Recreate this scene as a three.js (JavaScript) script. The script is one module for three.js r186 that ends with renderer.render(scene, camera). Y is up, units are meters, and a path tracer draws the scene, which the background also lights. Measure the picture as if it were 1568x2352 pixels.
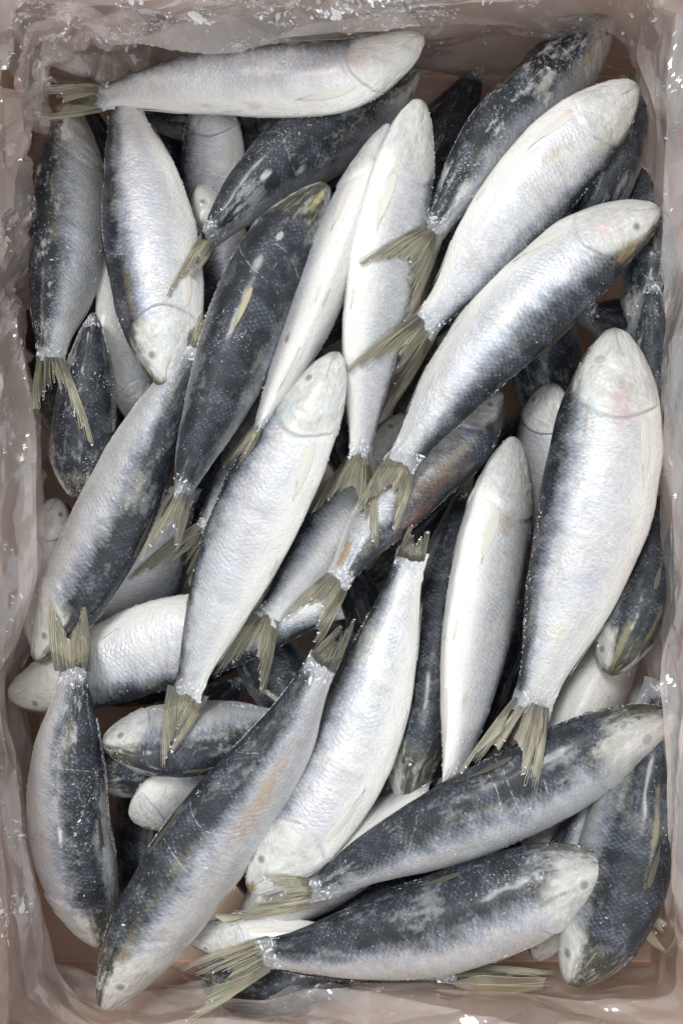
import * as THREE from 'three';
import { mergeGeometries } from 'three/addons/utils/BufferGeometryUtils.js';

// ---------------------------------------------------------------- camera, sky, sun, exposure
const scene = new THREE.Scene();
const EYE = 0.69, REF = 0.09, PX = 4.5 * 1000;          // eye height; height of the plane where the photograph shows PX (of 1568) pixels per metre
const camera = new THREE.PerspectiveCamera(2 * Math.atan(1176 / PX / (EYE - REF)) * 180 / Math.PI, 682 / 1024, 0.02, 30);
camera.position.set(0, EYE, 0);
camera.up.set(0, 0, -1);
camera.lookAt(0, 0, 0);
scene.add(camera);

{ // overcast sky, brighter towards the zenith
  const w = 64, h = 32, d = new Float32Array(w * h * 4);
  for (let j = 0; j < h; j++) for (let i = 0; i < w; i++) {
    const el = ((j + 0.5) / h - 0.5) * Math.PI, s = Math.max(0, Math.sin(el));
    const l = el < 0 ? 0.2 : 0.38 + 0.92 * s * s;
    d.set([l * 0.985, l * 1.0, l * 1.02, 1], (j * w + i) * 4);
  }
  const sky = new THREE.DataTexture(d, w, h, THREE.RGBAFormat, THREE.FloatType);
  sky.mapping = THREE.EquirectangularReflectionMapping; sky.magFilter = THREE.LinearFilter; sky.needsUpdate = true;
  scene.background = sky; scene.environment = sky;
}
const sun = new THREE.DirectionalLight(new THREE.Color(1, 0.985, 0.96), 1.5);
sun.position.set(-0.55, 1.9, -0.85); sun.castShadow = true; sun.shadow.radius = 24;
sun.shadow.mapSize.set(2048, 2048);
Object.assign(sun.shadow.camera, { left: -0.5, right: 0.5, top: 0.5, bottom: -0.5, near: 0.3, far: 4 });
scene.add(sun, sun.target);

const renderer = new THREE.WebGLRenderer({ antialias: true });
renderer.toneMapping = THREE.LinearToneMapping;
renderer.toneMappingExposure = 1.3;
renderer.shadowMap.enabled = true;
renderer.shadowMap.type = THREE.PCFSoftShadowMap;

// ---------------------------------------------------------------- small helpers
function rng(seed) { let a = seed >>> 0; return () => { a = (a + 0x6D2B79F5) >>> 0; let t = a; t = Math.imul(t ^ (t >>> 15), t | 1); t ^= t + Math.imul(t ^ (t >>> 7), t | 61); return ((t ^ (t >>> 14)) >>> 0) / 4294967296; }; }
const clamp = (x, a = 0, b = 1) => x < a ? a : x > b ? b : x;
const smooth = (a, b, x) => { const t = clamp((x - a) / (b - a)); return t * t * (3 - 2 * t); };
const mix = (a, b, t) => a + (b - a) * t;
const V = (x, y, z) => new THREE.Vector3(x, y, z);
// a point of the photograph (1568 wide) at a height in the box
const at = (px, py, y) => { const k = (EYE - y) / (EYE - REF) / PX; return [(px - 784) * k, (py - 1176) * k]; };

// tiling noise sheets, 256 x 256, values 0..1
const NS = 256;
function noiseSheet(seed, cells, octaves, gain = 0.5) {
  const out = new Float32Array(NS * NS), r = rng(seed);
  let amp = 1, sum = 0;
  for (let o = 0; o < octaves; o++, cells *= 2, amp *= gain) {
    const g = new Float32Array(cells * cells).map(() => r());
    sum += amp;
    for (let j = 0; j < NS; j++) for (let i = 0; i < NS; i++) {
      const x = i / NS * cells, y = j / NS * cells, a = x | 0, b = y | 0, fx = smooth(0, 1, x - a), fy = smooth(0, 1, y - b);
      const a1 = (a + 1) % cells, b1 = (b + 1) % cells;
      out[j * NS + i] += amp * mix(mix(g[b * cells + a], g[b * cells + a1], fx), mix(g[b1 * cells + a], g[b1 * cells + a1], fx), fy);
    }
  }
  let lo = 9, hi = -9;
  for (const v of out) { if (v < lo) lo = v; if (v > hi) hi = v; }
  for (let k = 0; k < out.length; k++) out[k] = (out[k] - lo) / (hi - lo);
  return out;
}
const A = noiseSheet(11, 8, 4), B = noiseSheet(12, 16, 3), C = noiseSheet(13, 32, 3, 0.6), D = noiseSheet(14, 8, 5, 0.62), E = noiseSheet(15, 8, 1);
function nz(sheet, x, y) { // x, y in sheet widths
  x = (x - Math.floor(x)) * NS; y = (y - Math.floor(y)) * NS;
  const a = x | 0, b = y | 0, fx = x - a, fy = y - b, a0 = a & 255, a1 = (a + 1) & 255, r0 = (b & 255) * NS, r1 = ((b + 1) & 255) * NS;
  return (sheet[r0 + a0] * (1 - fx) + sheet[r0 + a1] * fx) * (1 - fy) + (sheet[r1 + a0] * (1 - fx) + sheet[r1 + a1] * fx) * fy;
}
const toSRGB = new Uint8Array(4097).map((_, k) => { const c = k / 4096; return Math.round(255 * (c <= 0.0031308 ? 12.92 * c : 1.055 * Math.pow(c, 1 / 2.4) - 0.055)); });
function dataTexture(data, w, h, srgb) {
  const t = new THREE.DataTexture(data, w, h);
  t.wrapS = THREE.ClampToEdgeWrapping; t.wrapT = THREE.RepeatWrapping; t.wrapS = THREE.RepeatWrapping;
  t.magFilter = THREE.LinearFilter; t.minFilter = THREE.LinearMipmapLinearFilter; t.generateMipmaps = true;
  if (srgb) t.colorSpace = THREE.SRGBColorSpace;
  t.needsUpdate = true; return t;
}
const taken = new Map();
function numbered(name) { const n = taken.get(name) ?? 0; taken.set(name, n + 1); return n ? `${name}_${String(n).padStart(3, '0')}` : name; }
function mesh(name, geometry, material, parent) {
  const m = new THREE.Mesh(geometry, material); m.name = name; m.castShadow = m.receiveShadow = true; parent.add(m); return m;
}
function grid(rows, cols, flip) { // index of a rows x cols sheet of points
  const ix = [];
  for (let j = 0; j < rows - 1; j++) for (let i = 0; i < cols - 1; i++) {
    const a = j * cols + i, b = a + 1, c = a + cols, d = c + 1;
    flip ? ix.push(a, b, c, b, d, c) : ix.push(a, c, b, b, c, d);
  }
  return ix;
}
function sheetGeometry(pos, uv, index) {
  const g = new THREE.BufferGeometry();
  g.setAttribute('position', new THREE.Float32BufferAttribute(pos, 3));
  if (uv) g.setAttribute('uv', new THREE.Float32BufferAttribute(uv, 2));
  g.setIndex(index); g.computeVertexNormals(); return g;
}

// ---------------------------------------------------------------- the place: ground and carton
const X0 = -0.178, X1 = 0.183, Z0 = -0.258, Z1 = 0.266, RIM = 0.175, WALL = 0.006;
{
  const r = rng(5), n = 128, d = new Uint8Array(n * n * 4);
  for (let k = 0; k < n * n; k++) { const v = 120 + 30 * nz(D, (k % n) / n, Math.floor(k / n) / n) + 8 * r(); d.set([v, v, v * 0.98, 255], k * 4); }
  const t = dataTexture(d, n, n, true); t.repeat.set(8, 8);
  const g = mesh('ground', new THREE.PlaneGeometry(3, 3).rotateX(-Math.PI / 2), new THREE.MeshStandardMaterial({ map: t, roughness: 0.9 }), scene);
  g.position.y = -0.012; g.userData.kind = 'structure';
}
{ // kraft carton
  const n = 256, d = new Uint8Array(n * n * 4), r = rng(8);
  for (let k = 0; k < n * n; k++) {
    const x = (k % n) / n, y = Math.floor(k / n) / n, f = nz(C, x * 3, y * 0.4) * 0.25 + nz(A, x, y) * 0.4 + r() * 0.1;
    d.set([0.64 + 0.16 * f, 0.45 + 0.13 * f, 0.34 + 0.10 * f].map((c) => toSRGB[Math.round(4096 * c)]).concat(255), k * 4);
  }
  const t = dataTexture(d, n, n, true); t.repeat.set(1, 1);
  const kraft = new THREE.MeshStandardMaterial({ map: t, roughness: 0.88 });
  const box = new THREE.Group(); box.name = 'cardboard_carton'; scene.add(box);
  box.userData = { label: 'brown cardboard carton lined with clear film and filled with frozen fish', category: 'carton' };
  const W = X1 - X0, L = Z1 - Z0, cx = (X0 + X1) / 2, cz = (Z0 + Z1) / 2;
  const panel = (name, w, h, l, x, y, z) => mesh(name, new THREE.BoxGeometry(w, h, l), kraft, box).position.set(x, y, z);
  panel('bottom_panel', W + 2 * WALL, 0.006, L + 2 * WALL, cx, -0.008, cz);
  panel('side_panel', WALL, RIM, L, X0 - WALL / 2, RIM / 2 - 0.005, cz);
  panel('side_panel', WALL, RIM, L, X1 + WALL / 2, RIM / 2 - 0.005, cz);
  panel('end_panel', W + 2 * WALL, RIM, WALL, cx, RIM / 2 - 0.005, Z0 - WALL / 2);
  panel('end_panel', W + 2 * WALL, RIM, WALL, cx, RIM / 2 - 0.005, Z1 + WALL / 2);
}

// ---------------------------------------------------------------- shared fish things
const fin = new THREE.MeshPhysicalMaterial({ vertexColors: true, roughness: 0.5, transmission: 0.36, thickness: 0, clearcoat: 0.25, clearcoatRoughness: 0.3, side: THREE.DoubleSide });
const paleFin = new THREE.MeshPhysicalMaterial({ vertexColors: true, roughness: 0.5, clearcoat: 0.12, clearcoatRoughness: 0.3, side: THREE.DoubleSide });
const eyeMaterial = new THREE.MeshPhysicalMaterial({ vertexColors: true, roughness: 0.4, clearcoat: 0.4, clearcoatRoughness: 0.15 });
const iceMaterial = new THREE.MeshPhysicalMaterial({ color: new THREE.Color().setRGB(0.86, 0.88, 0.9), roughness: 0.32, transmission: 0.3, thickness: 0, side: THREE.DoubleSide });
const flakes = [1, 2, 3].map((seed) => { // an irregular splinter of frost about 1 m long, to be scaled
  const r = rng(seed * 31), n = 7, pos = [], ix = [];
  for (let side = 0; side < 2; side++) for (let k = 0; k < n; k++) {
    const a = k / n * 6.283, q = 0.28 + 0.3 * r();
    pos.push(Math.cos(a) * q * (1.1 + 0.3 * seed), (side ? 0.16 : -0.1) + 0.16 * (r() - 0.5), Math.sin(a) * q);
  }
  for (let k = 0; k < n; k++) { const b = (k + 1) % n; ix.push(k, n + k, b, b, n + k, n + b); if (k > 1) ix.push(0, k - 1, k, n, n + k, n + k - 1); }
  const g = new THREE.BufferGeometry(); g.setAttribute('position', new THREE.Float32BufferAttribute(pos, 3)); g.setIndex(ix);
  const f = g.toNonIndexed(); f.computeVertexNormals(); return f;
});
flakes.push((() => { // a jagged thin plate
  const r = rng(417), n = 13, pos = [], ix = [];
  for (let side = 0; side < 2; side++) { pos.push(0, side ? 0.2 : 0, 0); for (let k = 0; k < n; k++) { const a = k / n * 6.283 + 0.3 * (r() - 0.5), q = 0.22 + 0.42 * r(); pos.push(Math.cos(a) * q * 1.5, (side ? 0.25 : 0) + 0.35 * (r() - 0.5), Math.sin(a) * q); } }
  for (let k = 1; k <= n; k++) { const b = k % n + 1, o = n + 1; ix.push(0, k, b, o, o + b, o + k, k, o + k, b, b, o + k, o + b); }
  const g = new THREE.BufferGeometry(); g.setAttribute('position', new THREE.Float32BufferAttribute(pos, 3)); g.setIndex(ix);
  const f = g.toNonIndexed(); f.computeVertexNormals(); return f;
})());
function frostPart(name, places, seed, parent, flat = 1) { // places: [[position, normal, size]]
  if (!places.length) return;
  const r = rng(seed), m = new THREE.InstancedMesh(flat < 0.9 ? flakes[3] : flakes[seed % 3], iceMaterial, places.length), q = new THREE.Quaternion(), s = new THREE.Quaternion(), M = new THREE.Matrix4();
  places.forEach(([p, n, size], k) => {
    q.setFromUnitVectors(V(0, 1, 0), n); s.setFromAxisAngle(V(0, 1, 0), r() * 6.283); q.multiply(s);
    s.setFromAxisAngle(V(1, 0, 0), (r() - 0.5) * 1.6 * flat); q.multiply(s);
    M.compose(p, q, V(size * (0.6 + 0.9 * r()), size * flat * (0.5 + 0.6 * r()), size * (0.6 + 0.6 * r())));
    m.setMatrixAt(k, M);
  });
  m.name = name; m.userData.kind = 'stuff'; m.castShadow = m.receiveShadow = true; parent.add(m);
}

// height of the heap so far, on a grid
const CELL = 0.0025, GX = 150, GZ = 220, HX = -0.1875, HZ = -0.275;
const heap = new Float32Array(GX * GZ), filmHeap = new Float32Array(GX * GZ);
const cellAt = (x, z) => clamp(Math.floor((z - HZ) / CELL), 0, GZ - 1) * GX + clamp(Math.floor((x - HX) / CELL), 0, GX - 1);
const raise = (x, y, z) => { const k = cellAt(x, z); if (y > heap[k]) heap[k] = y; };

// outline of a sardine from tail base (0) to snout (1): above the spine, below it, to each side
const PU = [0, 0.05, 0.12, 0.25, 0.40, 0.55, 0.70, 0.80, 0.88, 0.94, 0.975, 0.992, 1];
const PD = [0.36, 0.35, 0.43, 0.66, 0.85, 0.93, 0.91, 0.82, 0.65, 0.45, 0.27, 0.155, 0];
const PV = [0.36, 0.36, 0.46, 0.77, 1.02, 1.12, 1.07, 0.93, 0.74, 0.52, 0.32, 0.19, 0];
const PW = [0.10, 0.26, 0.45, 0.71, 0.92, 1.00, 0.98, 0.90, 0.72, 0.50, 0.30, 0.18, 0];
function prof(P, u) {
  let k = 0; while (k < PU.length - 2 && u > PU[k + 1]) k++;
  const h = PU[k + 1] - PU[k], t = (u - PU[k]) / h;
  const m = (i) => i <= 0 ? 0 : i >= PU.length - 1 ? (P[i] - P[i - 1]) / (PU[i] - PU[i - 1]) : (P[i + 1] - P[i - 1]) / (PU[i + 1] - PU[i - 1]);
  const t2 = t * t, t3 = t2 * t;
  return Math.max(0, (2 * t3 - 3 * t2 + 1) * P[k] + (t3 - 2 * t2 + t) * h * m(k) + (3 * t2 - 2 * t3) * P[k + 1] + (t3 - t2) * h * m(k + 1));
}
const gillEdge = (t) => 0.815 - 0.052 * Math.exp(-(((t / Math.PI - 0.56) / 0.24) ** 2)); // where the gill cover ends; t = angle from the back, 0..pi

// points of a body; f: fish, NU x NV points; returns positions (world) and directions
function bodyPoints(f, NU, NV, fine) {
  const pos = new Float32Array(NU * NV * 3);
  const spine = f.curve, r1 = f.seed * 0.137;
  for (let i = 0; i < NU; i++) {
    const q = i / (NU - 1), u = fine ? q + 0.018 * Math.sin(q * Math.PI * 2) * -1 + 0 : q;
    const uu = clamp(u), p = spine.getPoint(uu), tn = spine.getTangent(uu);
    const y = mix(f.y0, f.y1, uu) + f.arch * 4 * uu * (1 - uu);
    const [x, z] = at(p.x, p.y, y), tilt = (f.y1 - f.y0) / f.L;
    const T = V(tn.x, tilt, tn.y).normalize(), Lf = V(tn.y, 0, -tn.x).normalize(), U = V().crossVectors(Lf, T).negate().normalize();
    if (U.y < 0) U.negate();
    const roll = f.roll + (f.twist ?? 0) * (uu - 0.5), c = Math.cos(roll), s = Math.sin(roll);
    const Dx = U.x * c + Lf.x * s, Dy = U.y * c + Lf.y * s, Dz = U.z * c + Lf.z * s, Sx = -U.x * s + Lf.x * c, Sy = -U.y * s + Lf.y * c, Sz = -U.z * s + Lf.z * c;
    const lump = (k) => 1 + 0.11 * (nz(E, uu * 0.42 + r1, 0.13 * k + r1) - 0.5) * smooth(0, 0.15, uu) + 0.05 * (nz(E, uu * 1.1 + r1, 0.3 + 0.13 * k) - 0.5);
    const hd = prof(PD, uu) * f.a * lump(1), hv = prof(PV, uu) * f.a * lump(3), w = prof(PW, uu) * f.a * f.thick * lump(5);
    for (let j = 0; j < NV; j++) {
      const th = j / (NV - 1) * Math.PI * 2, ct = Math.cos(th), st = Math.sin(th), t = th > Math.PI ? 2 * Math.PI - th : th;
      let k = 1;
      if (fine) {
        const ug = gillEdge(t), g = smooth(0.16, 0.3, t / Math.PI) * (1 - smooth(0.86, 0.95, t / Math.PI));
        if (uu > ug - 0.006) k += 0.062 * g * smooth(ug - 0.006, ug + 0.002, uu) * Math.exp(-(uu - ug) / 0.045);
        const up2 = 0.858 - 0.030 * Math.exp(-(((t / Math.PI - 0.62) / 0.16) ** 2)), g2 = smooth(0.34, 0.44, t / Math.PI) * (1 - smooth(0.82, 0.92, t / Math.PI));
        k += 0.030 * g2 * smooth(up2 - 0.004, up2 + 0.003, uu) * Math.exp(-Math.max(0, uu - up2) / 0.03);
        const jaw = t / Math.PI - 0.50 - (1 - uu) * 1.4; k -= 0.075 * Math.exp(-((jaw / 0.022) ** 2)) * smooth(0.915, 0.94, uu);
        k -= 0.05 * Math.exp(-(((uu - 0.905) / 0.022) ** 2) - (((t / Math.PI - 0.40) / 0.09) ** 2));
        k -= 0.028 * g * Math.exp(-(((uu - ug + 0.010) / 0.008) ** 2));
        k -= 0.02 * g * Math.exp(-(((uu - 0.875) / 0.02) ** 2)) * smooth(0.4, 0.5, t / Math.PI);
        k += (nz(A, uu * 0.55 + r1, ct * 0.12 + r1 * 3 + st * 0.07) - 0.5) * 0.10 + (nz(B, uu * 0.7 + r1, ct * 0.2 + st * 0.16 + r1) - 0.5) * 0.03 * f.rough;
        if (uu < 0.09) k += (nz(C, uu * 3 + r1, th * 0.2) - 0.35) * 0.16 * smooth(0.1, 0.05, uu);
      }
      const keel = 1 + 0.05 * Math.exp(-(((Math.PI - t) / 0.22) ** 2));
      const e = (ct > 0 ? hd : hv * keel) * ct * k, g = w * (ct < 0 ? 1 - 0.20 * ct * ct : 1) * Math.sign(st) * Math.pow(Math.abs(st), 0.95) * k, o = (i * NV + j) * 3;
      pos[o] = x + Dx * e + Sx * g; pos[o + 1] = y + Dy * e + Sy * g; pos[o + 2] = z + Dz * e + Sz * g;
    }
  }
  return pos;
}

// lower a fish onto the heap: the lowest line (tail y0, head y1) that stays above what lies there
function settle(f) {
  if (f.floor) { f.y0 = f.y1 = f.a * 0.86; f.arch = 0; const k = (EYE - f.y0) / (EYE - REF); f.a *= k; f.L *= k; return; }
  f.y0 = f.y1 = f.guess ?? 0.07; f.arch = 0;
  const a0 = f.a, L0 = f.L, scale = () => { const k = (EYE - (f.y0 + f.y1) / 2) / (EYE - REF); f.a = a0 * k; f.L = L0 * k; };
  const NU = 44, NV = 25;
  for (let pass = 0; pass < 3; pass++) {
    scale(); const p = bodyPoints(f, NU, NV), need = [];
    for (let i = 0; i < NU; i++) {
      const u = i / (NU - 1), mid = mix(f.y0, f.y1, u); let n = -9;
      for (let j = 0; j < NV; j++) { const o = (i * NV + j) * 3; n = Math.max(n, heap[cellAt(p[o], p[o + 2])] - f.sink - (p[o + 1] - mid)); }
      need.push([u, n]);
    }
    let best = 9, b0 = 0, b1 = 0;
    for (let y0 = 0.005; y0 < 0.2; y0 += 0.001) {
      let y1 = y0 - f.tilt;
      for (const [u, n] of need) if (u > 0.02) y1 = Math.max(y1, (n - y0 * (1 - u)) / u); else if (y0 < n) y1 = 9;
      if (y1 > y0 + f.tilt) continue;
      const e = 0.42 * y0 + 0.58 * y1; if (e < best) { best = e; b0 = y0; b1 = y1; }
    }
    f.y0 = b0; f.y1 = b1;
  }
  const soft = (y) => (y > 0.105 ? 0.105 + (y - 0.105) * 0.5 : y) - (f.drop ?? 0); // soft flesh gives where the heap is high
  f.y0 = soft(f.y0); f.y1 = soft(f.y1); scale();
  const q = bodyPoints(f, 140, 64);
  for (let k = 0; k < q.length; k += 3) raise(q[k], q[k + 1], q[k + 2]);
}

// ---------------------------------------------------------------- skin of one fish
const TW = 1024, TH = 512;
function skin(f) {
  const data = new Uint8Array(TW * TH * 4), L = f.L * 1000, R = f.a * 1000 * 0.86 * 2 * Math.PI; // mm along, mm round
  const o1 = f.seed * 0.3713 % 1, o2 = f.seed * 0.7177 % 1, r = rng(f.seed * 977 + 3);
  const marks = f.spots.map(([u, v, ru, rv, c, k, soft]) => ({ u, v, ru, rv, c, k, soft: soft ?? 0.8 }));
  const cracks = [];
  for (let k = 0; k < f.cracks; k++) cracks.push([0.12 + 0.6 * r(), (r() - 0.5) * 0.10, r() * 6.28, r()]);
  for (let j = 0; j < TH; j++) {
    const v = (j + 0.5) / TH, d = v > 0.5 ? 2 - 2 * v : 2 * v, c = v * R, side = v > 0.5 ? 1 : 0;
    for (let i = 0; i < TW; i++) {
      const u = (i + 0.5) / TW, s = u * L;
      const low = nz(A, s / 150 + o1, c / 90 + o2), mid = nz(B, s / 110 + o2, c / 70 + o1), fin1 = nz(C, s / 60 + o1, c / 60 + o2);
      const streak = nz(C, s / 26 + o2, c / 150 + o1), wisp = nz(D, s / 45 + low * 0.15 + o1, c / 90 + o2);
      // scales: rows of crescents, broken up
      const wx = s + 2.6 * (mid - 0.5) + 1.0 * (fin1 - 0.5) + c * 0.10, wy = c + 2.6 * (low - 0.5) + 0.8 * (fin1 - 0.5), row = Math.floor(wy / 2.3), fy = wy / 2.3 - row - 0.5;
      const cx = wx / 2.7 + (row & 1) * 0.5 + 0.42 * fy * fy * 4 * 0.4, fx = cx - Math.floor(cx);
      const crescent = smooth(0.50, 0.86, fx) * (1 - smooth(0.88, 1.0, fx)) * smooth(0.34, 0.75, wisp + 0.5 * (fin1 - 0.5)) * 0.8;
      const groove = smooth(0.0, 0.10, fx) * (1 - smooth(0.12, 0.30, fx));
      // back, flank, belly
      const edge = f.back * (1 - 0.22 * smooth(0.75, 1, u)) + 0.02 * Math.sin(s / 21 + o1 * 9);
      const e = d + 0.10 * (low - 0.5) + 0.055 * (streak - 0.5) + 0.05 * (mid - 0.5) + 0.03 * (fx - 0.5) + 0.05 * (wisp - 0.5);
      const dark = 1 - smooth(edge - 0.10, edge + 0.10, e), band = Math.exp(-(((e - edge - 0.01) / 0.095) ** 2));
      const belly = smooth(0.62, 0.86, d + 0.06 * (low - 0.5));
      const sv = (0.86 + 0.18 * (streak - 0.5) + 0.20 * (wisp - 0.5) + 0.08 * (fin1 - 0.5) - 0.09 * groove * (1 - belly));
      let R_ = 0.60 * sv, G_ = 0.612 * sv, B_ = 0.622 * sv;
      const tint = (nz(B, s / 170 + o2, c / 120 + o1) - 0.5) * 0.11, tint2 = (nz(A, s / 130 + o1, c / 60 + o2) - 0.5) * 0.04; G_ += tint2;
      R_ += tint * 0.4; B_ += 0.005 - tint * 0.6 * (1 - belly);
      const bv = (0.90 + 0.10 * fin1 + 0.12 * (low - 0.5));
      R_ = mix(R_, 0.70 * bv, belly); G_ = mix(G_, 0.695 * bv, belly); B_ = mix(B_, 0.672 * bv, belly);
      // steel-blue band under the back
      R_ = mix(R_, 0.20, band * 0.66); G_ = mix(G_, 0.235, band * 0.66); B_ = mix(B_, 0.30, band * 0.66);
      const dv = 0.30 + 1.0 * wisp * wisp + 0.25 * mid;
      const dr = 0.036 * dv + 0.066 * crescent - 0.012 * groove, dg = 0.044 * dv + 0.074 * crescent - 0.012 * groove, db = 0.057 * dv + 0.086 * crescent - 0.012 * groove;
      R_ = mix(R_, dr, dark); G_ = mix(G_, dg, dark); B_ = mix(B_, db, dark);
      // olive cast where back and flank meet, stronger to the head
      const olive = Math.exp(-(((e - edge + 0.05) / 0.05) ** 2)) * smooth(0.35, 0.9, low) * 0.5;
      R_ = mix(R_, 0.20, olive); G_ = mix(G_, 0.19, olive); B_ = mix(B_, 0.11, olive);
      const hz = smooth(-0.012, 0.05, u - gillEdge(d * Math.PI) + 0.03 * (mid - 0.5));
      if (hz > 0) { // head: pale mottled cheeks, translucent olive crown
        const crown = 1 - smooth(edge - 0.13, edge + 0.02, d + 0.12 * (mid - 0.5) + 0.05 * (fin1 - 0.5)), hv = 0.80 + 0.30 * (low - 0.5) + 0.20 * (fin1 - 0.5) + 0.16 * (wisp - 0.5);
        let hr = 0.64 * hv, hg = 0.645 * hv, hb = 0.62 * hv;
        const och = smooth(0.55, 0.85, mid) * 0.22 + 0.25 * Math.exp(-(((d - edge) / 0.05) ** 2)) * low; hr = mix(hr, 0.36, och); hg = mix(hg, 0.33, och); hb = mix(hb, 0.22, och);
        const blue = smooth(0.55, 0.8, nz(B, s / 140 + o1, c / 90 + 0.3)) * 0.3; hr = mix(hr, 0.46, blue); hg = mix(hg, 0.53, blue); hb = mix(hb, 0.56, blue);
        const cw = 0.35 + 1.2 * wisp;
        hr = mix(hr, 0.058 * cw, crown); hg = mix(hg, 0.058 * cw, crown); hb = mix(hb, 0.046 * cw, crown);
        const stripe = crown * smooth(0.62, 0.80, nz(B, s / 150 + o1, c / 36 + o2)); // clear skull windows
        hr = mix(hr, 0.26, stripe * 0.6); hg = mix(hg, 0.25, stripe * 0.6); hb = mix(hb, 0.17, stripe * 0.6);
        const tip = smooth(0.965, 0.99, u + 0.03 * (fin1 - 0.5)) * f.snout * (1 - smooth(0.55, 0.75, d));
        hr = mix(hr, 0.10, tip); hg = mix(hg, 0.085, tip); hb = mix(hb, 0.05, tip);
        R_ = mix(R_, hr, hz); G_ = mix(G_, hg, hz); B_ = mix(B_, hb, hz);
        const jaw = Math.exp(-(((d - 0.50 - (1 - u) * 1.4 + 0.04 * (low - 0.5)) / 0.012) ** 2)) * smooth(0.915, 0.94, u) * 0.7;
        R_ = mix(R_, 0.22, jaw); G_ = mix(G_, 0.19, jaw); B_ = mix(B_, 0.14, jaw);
      }
      const gl = (u - gillEdge(d * Math.PI) - 0.006 * (mid - 0.5)) / 0.0035, gline = Math.exp(-gl * gl) * smooth(0.24, 0.36, d) * (1 - smooth(0.70, 0.86, d)) * smooth(0.35, 0.8, low + 0.5 * (fin1 - 0.5) + 0.3 * (mid - 0.5));
      R_ = mix(R_, 0.20, gline * 0.5); G_ = mix(G_, 0.165, gline * 0.5); B_ = mix(B_, 0.11, gline * 0.5);
      // tail base: bare bluish skin
      const bare = 1 - smooth(0.035, 0.065, u + 0.035 * (fin1 - 0.5));
      R_ = mix(R_, 0.30 + 0.25 * fin1, bare * 0.55); G_ = mix(G_, 0.31 + 0.25 * fin1, bare * 0.55); B_ = mix(B_, 0.33 + 0.26 * fin1, bare * 0.55);
      for (const m of marks) {
        let dv = v - m.v; if (dv > 0.5) dv -= 1; if (dv < -0.5) dv += 1;
        const du = (u - m.u) / m.ru; dv /= m.rv;
        const q = du * du + dv * dv; if (q > 4) continue;
        const k = m.k * (1 - smooth(1 - m.soft, 1 + m.soft * 0.6, Math.sqrt(q) + 0.9 * (fin1 - 0.5) + 1.1 * (mid - 0.5) + 0.5 * (wisp - 0.5))) * (0.6 + 0.55 * nz(C, s / 18 + o2, c / 18));
        R_ = mix(R_, m.c[0], k); G_ = mix(G_, m.c[1], k); B_ = mix(B_, m.c[2], k);
      }
      // rime: a grainy veil in patches, and single pale specks
      const veil = Math.pow(f.frost, 1.2) * 1.15 * smooth(0.50, 0.92, nz(D, s / 120 + o2, c / 80 + o1) + 0.4 * (fin1 - 0.5)) * (0.35 + 0.65 * nz(C, s / 9 + o1, c / 9));
      const speck = smooth(0.83 - 0.06 * f.frost, 0.88 - 0.06 * f.frost, nz(C, s / 34 + o2, c / 34 + o2)) * 0.6 * smooth(0.3, 0.6, low);
      const rime = hz * 0.45 * smooth(0.45, 0.85, nz(D, s / 70 + o1, c / 60 + o2) + 0.3 * (fin1 - 0.5)) * (0.3 + 0.7 * nz(C, s / 8 + o2, c / 8));
      const w = clamp(veil + rime + speck * (1 - veil));
      R_ = mix(R_, 0.66, w); G_ = mix(G_, 0.675, w); B_ = mix(B_, 0.69, w);
      for (const [cu, sl, ph, to] of cracks) { // hairline cracks in the glaze
        const cv = v - 0.5, q = u - cu - sl * Math.sin(cv * 9 + ph) - 0.006 * (mid - 0.5);
        if (Math.abs(q) < 0.004 && Math.abs(((v - to + 1.5) % 1) - 0.5) < 0.2) { const k = Math.exp(-((q / 0.0011) ** 2)) * 0.42 * smooth(0.3, 0.65, fin1); R_ = mix(R_, 0.72, k); G_ = mix(G_, 0.73, k); B_ = mix(B_, 0.74, k); }
      }
      const o = (j * TW + i) * 4;
      data[o] = toSRGB[(clamp(R_, 0, 0.9) * 4096) | 0]; data[o + 1] = toSRGB[(clamp(G_, 0, 0.9) * 4096) | 0]; data[o + 2] = toSRGB[(clamp(B_, 0, 0.9) * 4096) | 0]; data[o + 3] = 255;
    }
  }
  return dataTexture(data, TW, TH, true);
}
const bumps = [0, 1, 2, 3].map((n) => { // scale edges, wrinkles and rime grain, shared
  const w = 1024, h = 512, d = new Uint8Array(w * h * 4), L = 195, R = 120;
  for (let j = 0; j < h; j++) for (let i = 0; i < w; i++) {
    const u = (i + 0.5) / w, v = (j + 0.5) / h, s = u * L, c = v * R, dd = v > 0.5 ? 2 - 2 * v : 2 * v;
    const mid = nz(B, s / 110 + n * 0.27, c / 70), low = nz(A, s / 150, c / 90 + n * 0.31), wx = s + 2.6 * (mid - 0.5) + c * 0.10, wy = c + 2.6 * (low - 0.5), row = Math.floor(wy / 2.3);
    const cx = wx / 2.7 + (row & 1) * 0.5, fx = cx - Math.floor(cx), body = 1 - smooth(0.76, 0.80, u);
    const x = 0.5 + body * 0.30 * (fx - 0.5) * smooth(0.35, 0.7, nz(A, s / 90 + n * 0.4, c / 60)) * (1 - 0.5 * smooth(0.6, 0.9, dd)) + 0.12 * (nz(C, s / 26 + n * 0.2, c / 120) - 0.5) * body + 0.35 * (nz(C, s / 40, c / 40 + n * 0.4) - 0.5) + 0.13 * (nz(C, s / 9, c / 9 + n * 0.1) - 0.5)
      + 0.7 * (1 - body) * (nz(B, s / 60 + n * 0.15, c / 60) - 0.5);
    const y = clamp(x) * 255; d.set([y, y, y, 255], (j * w + i) * 4);
  }
  return dataTexture(d, w, h, false);
});
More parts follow.
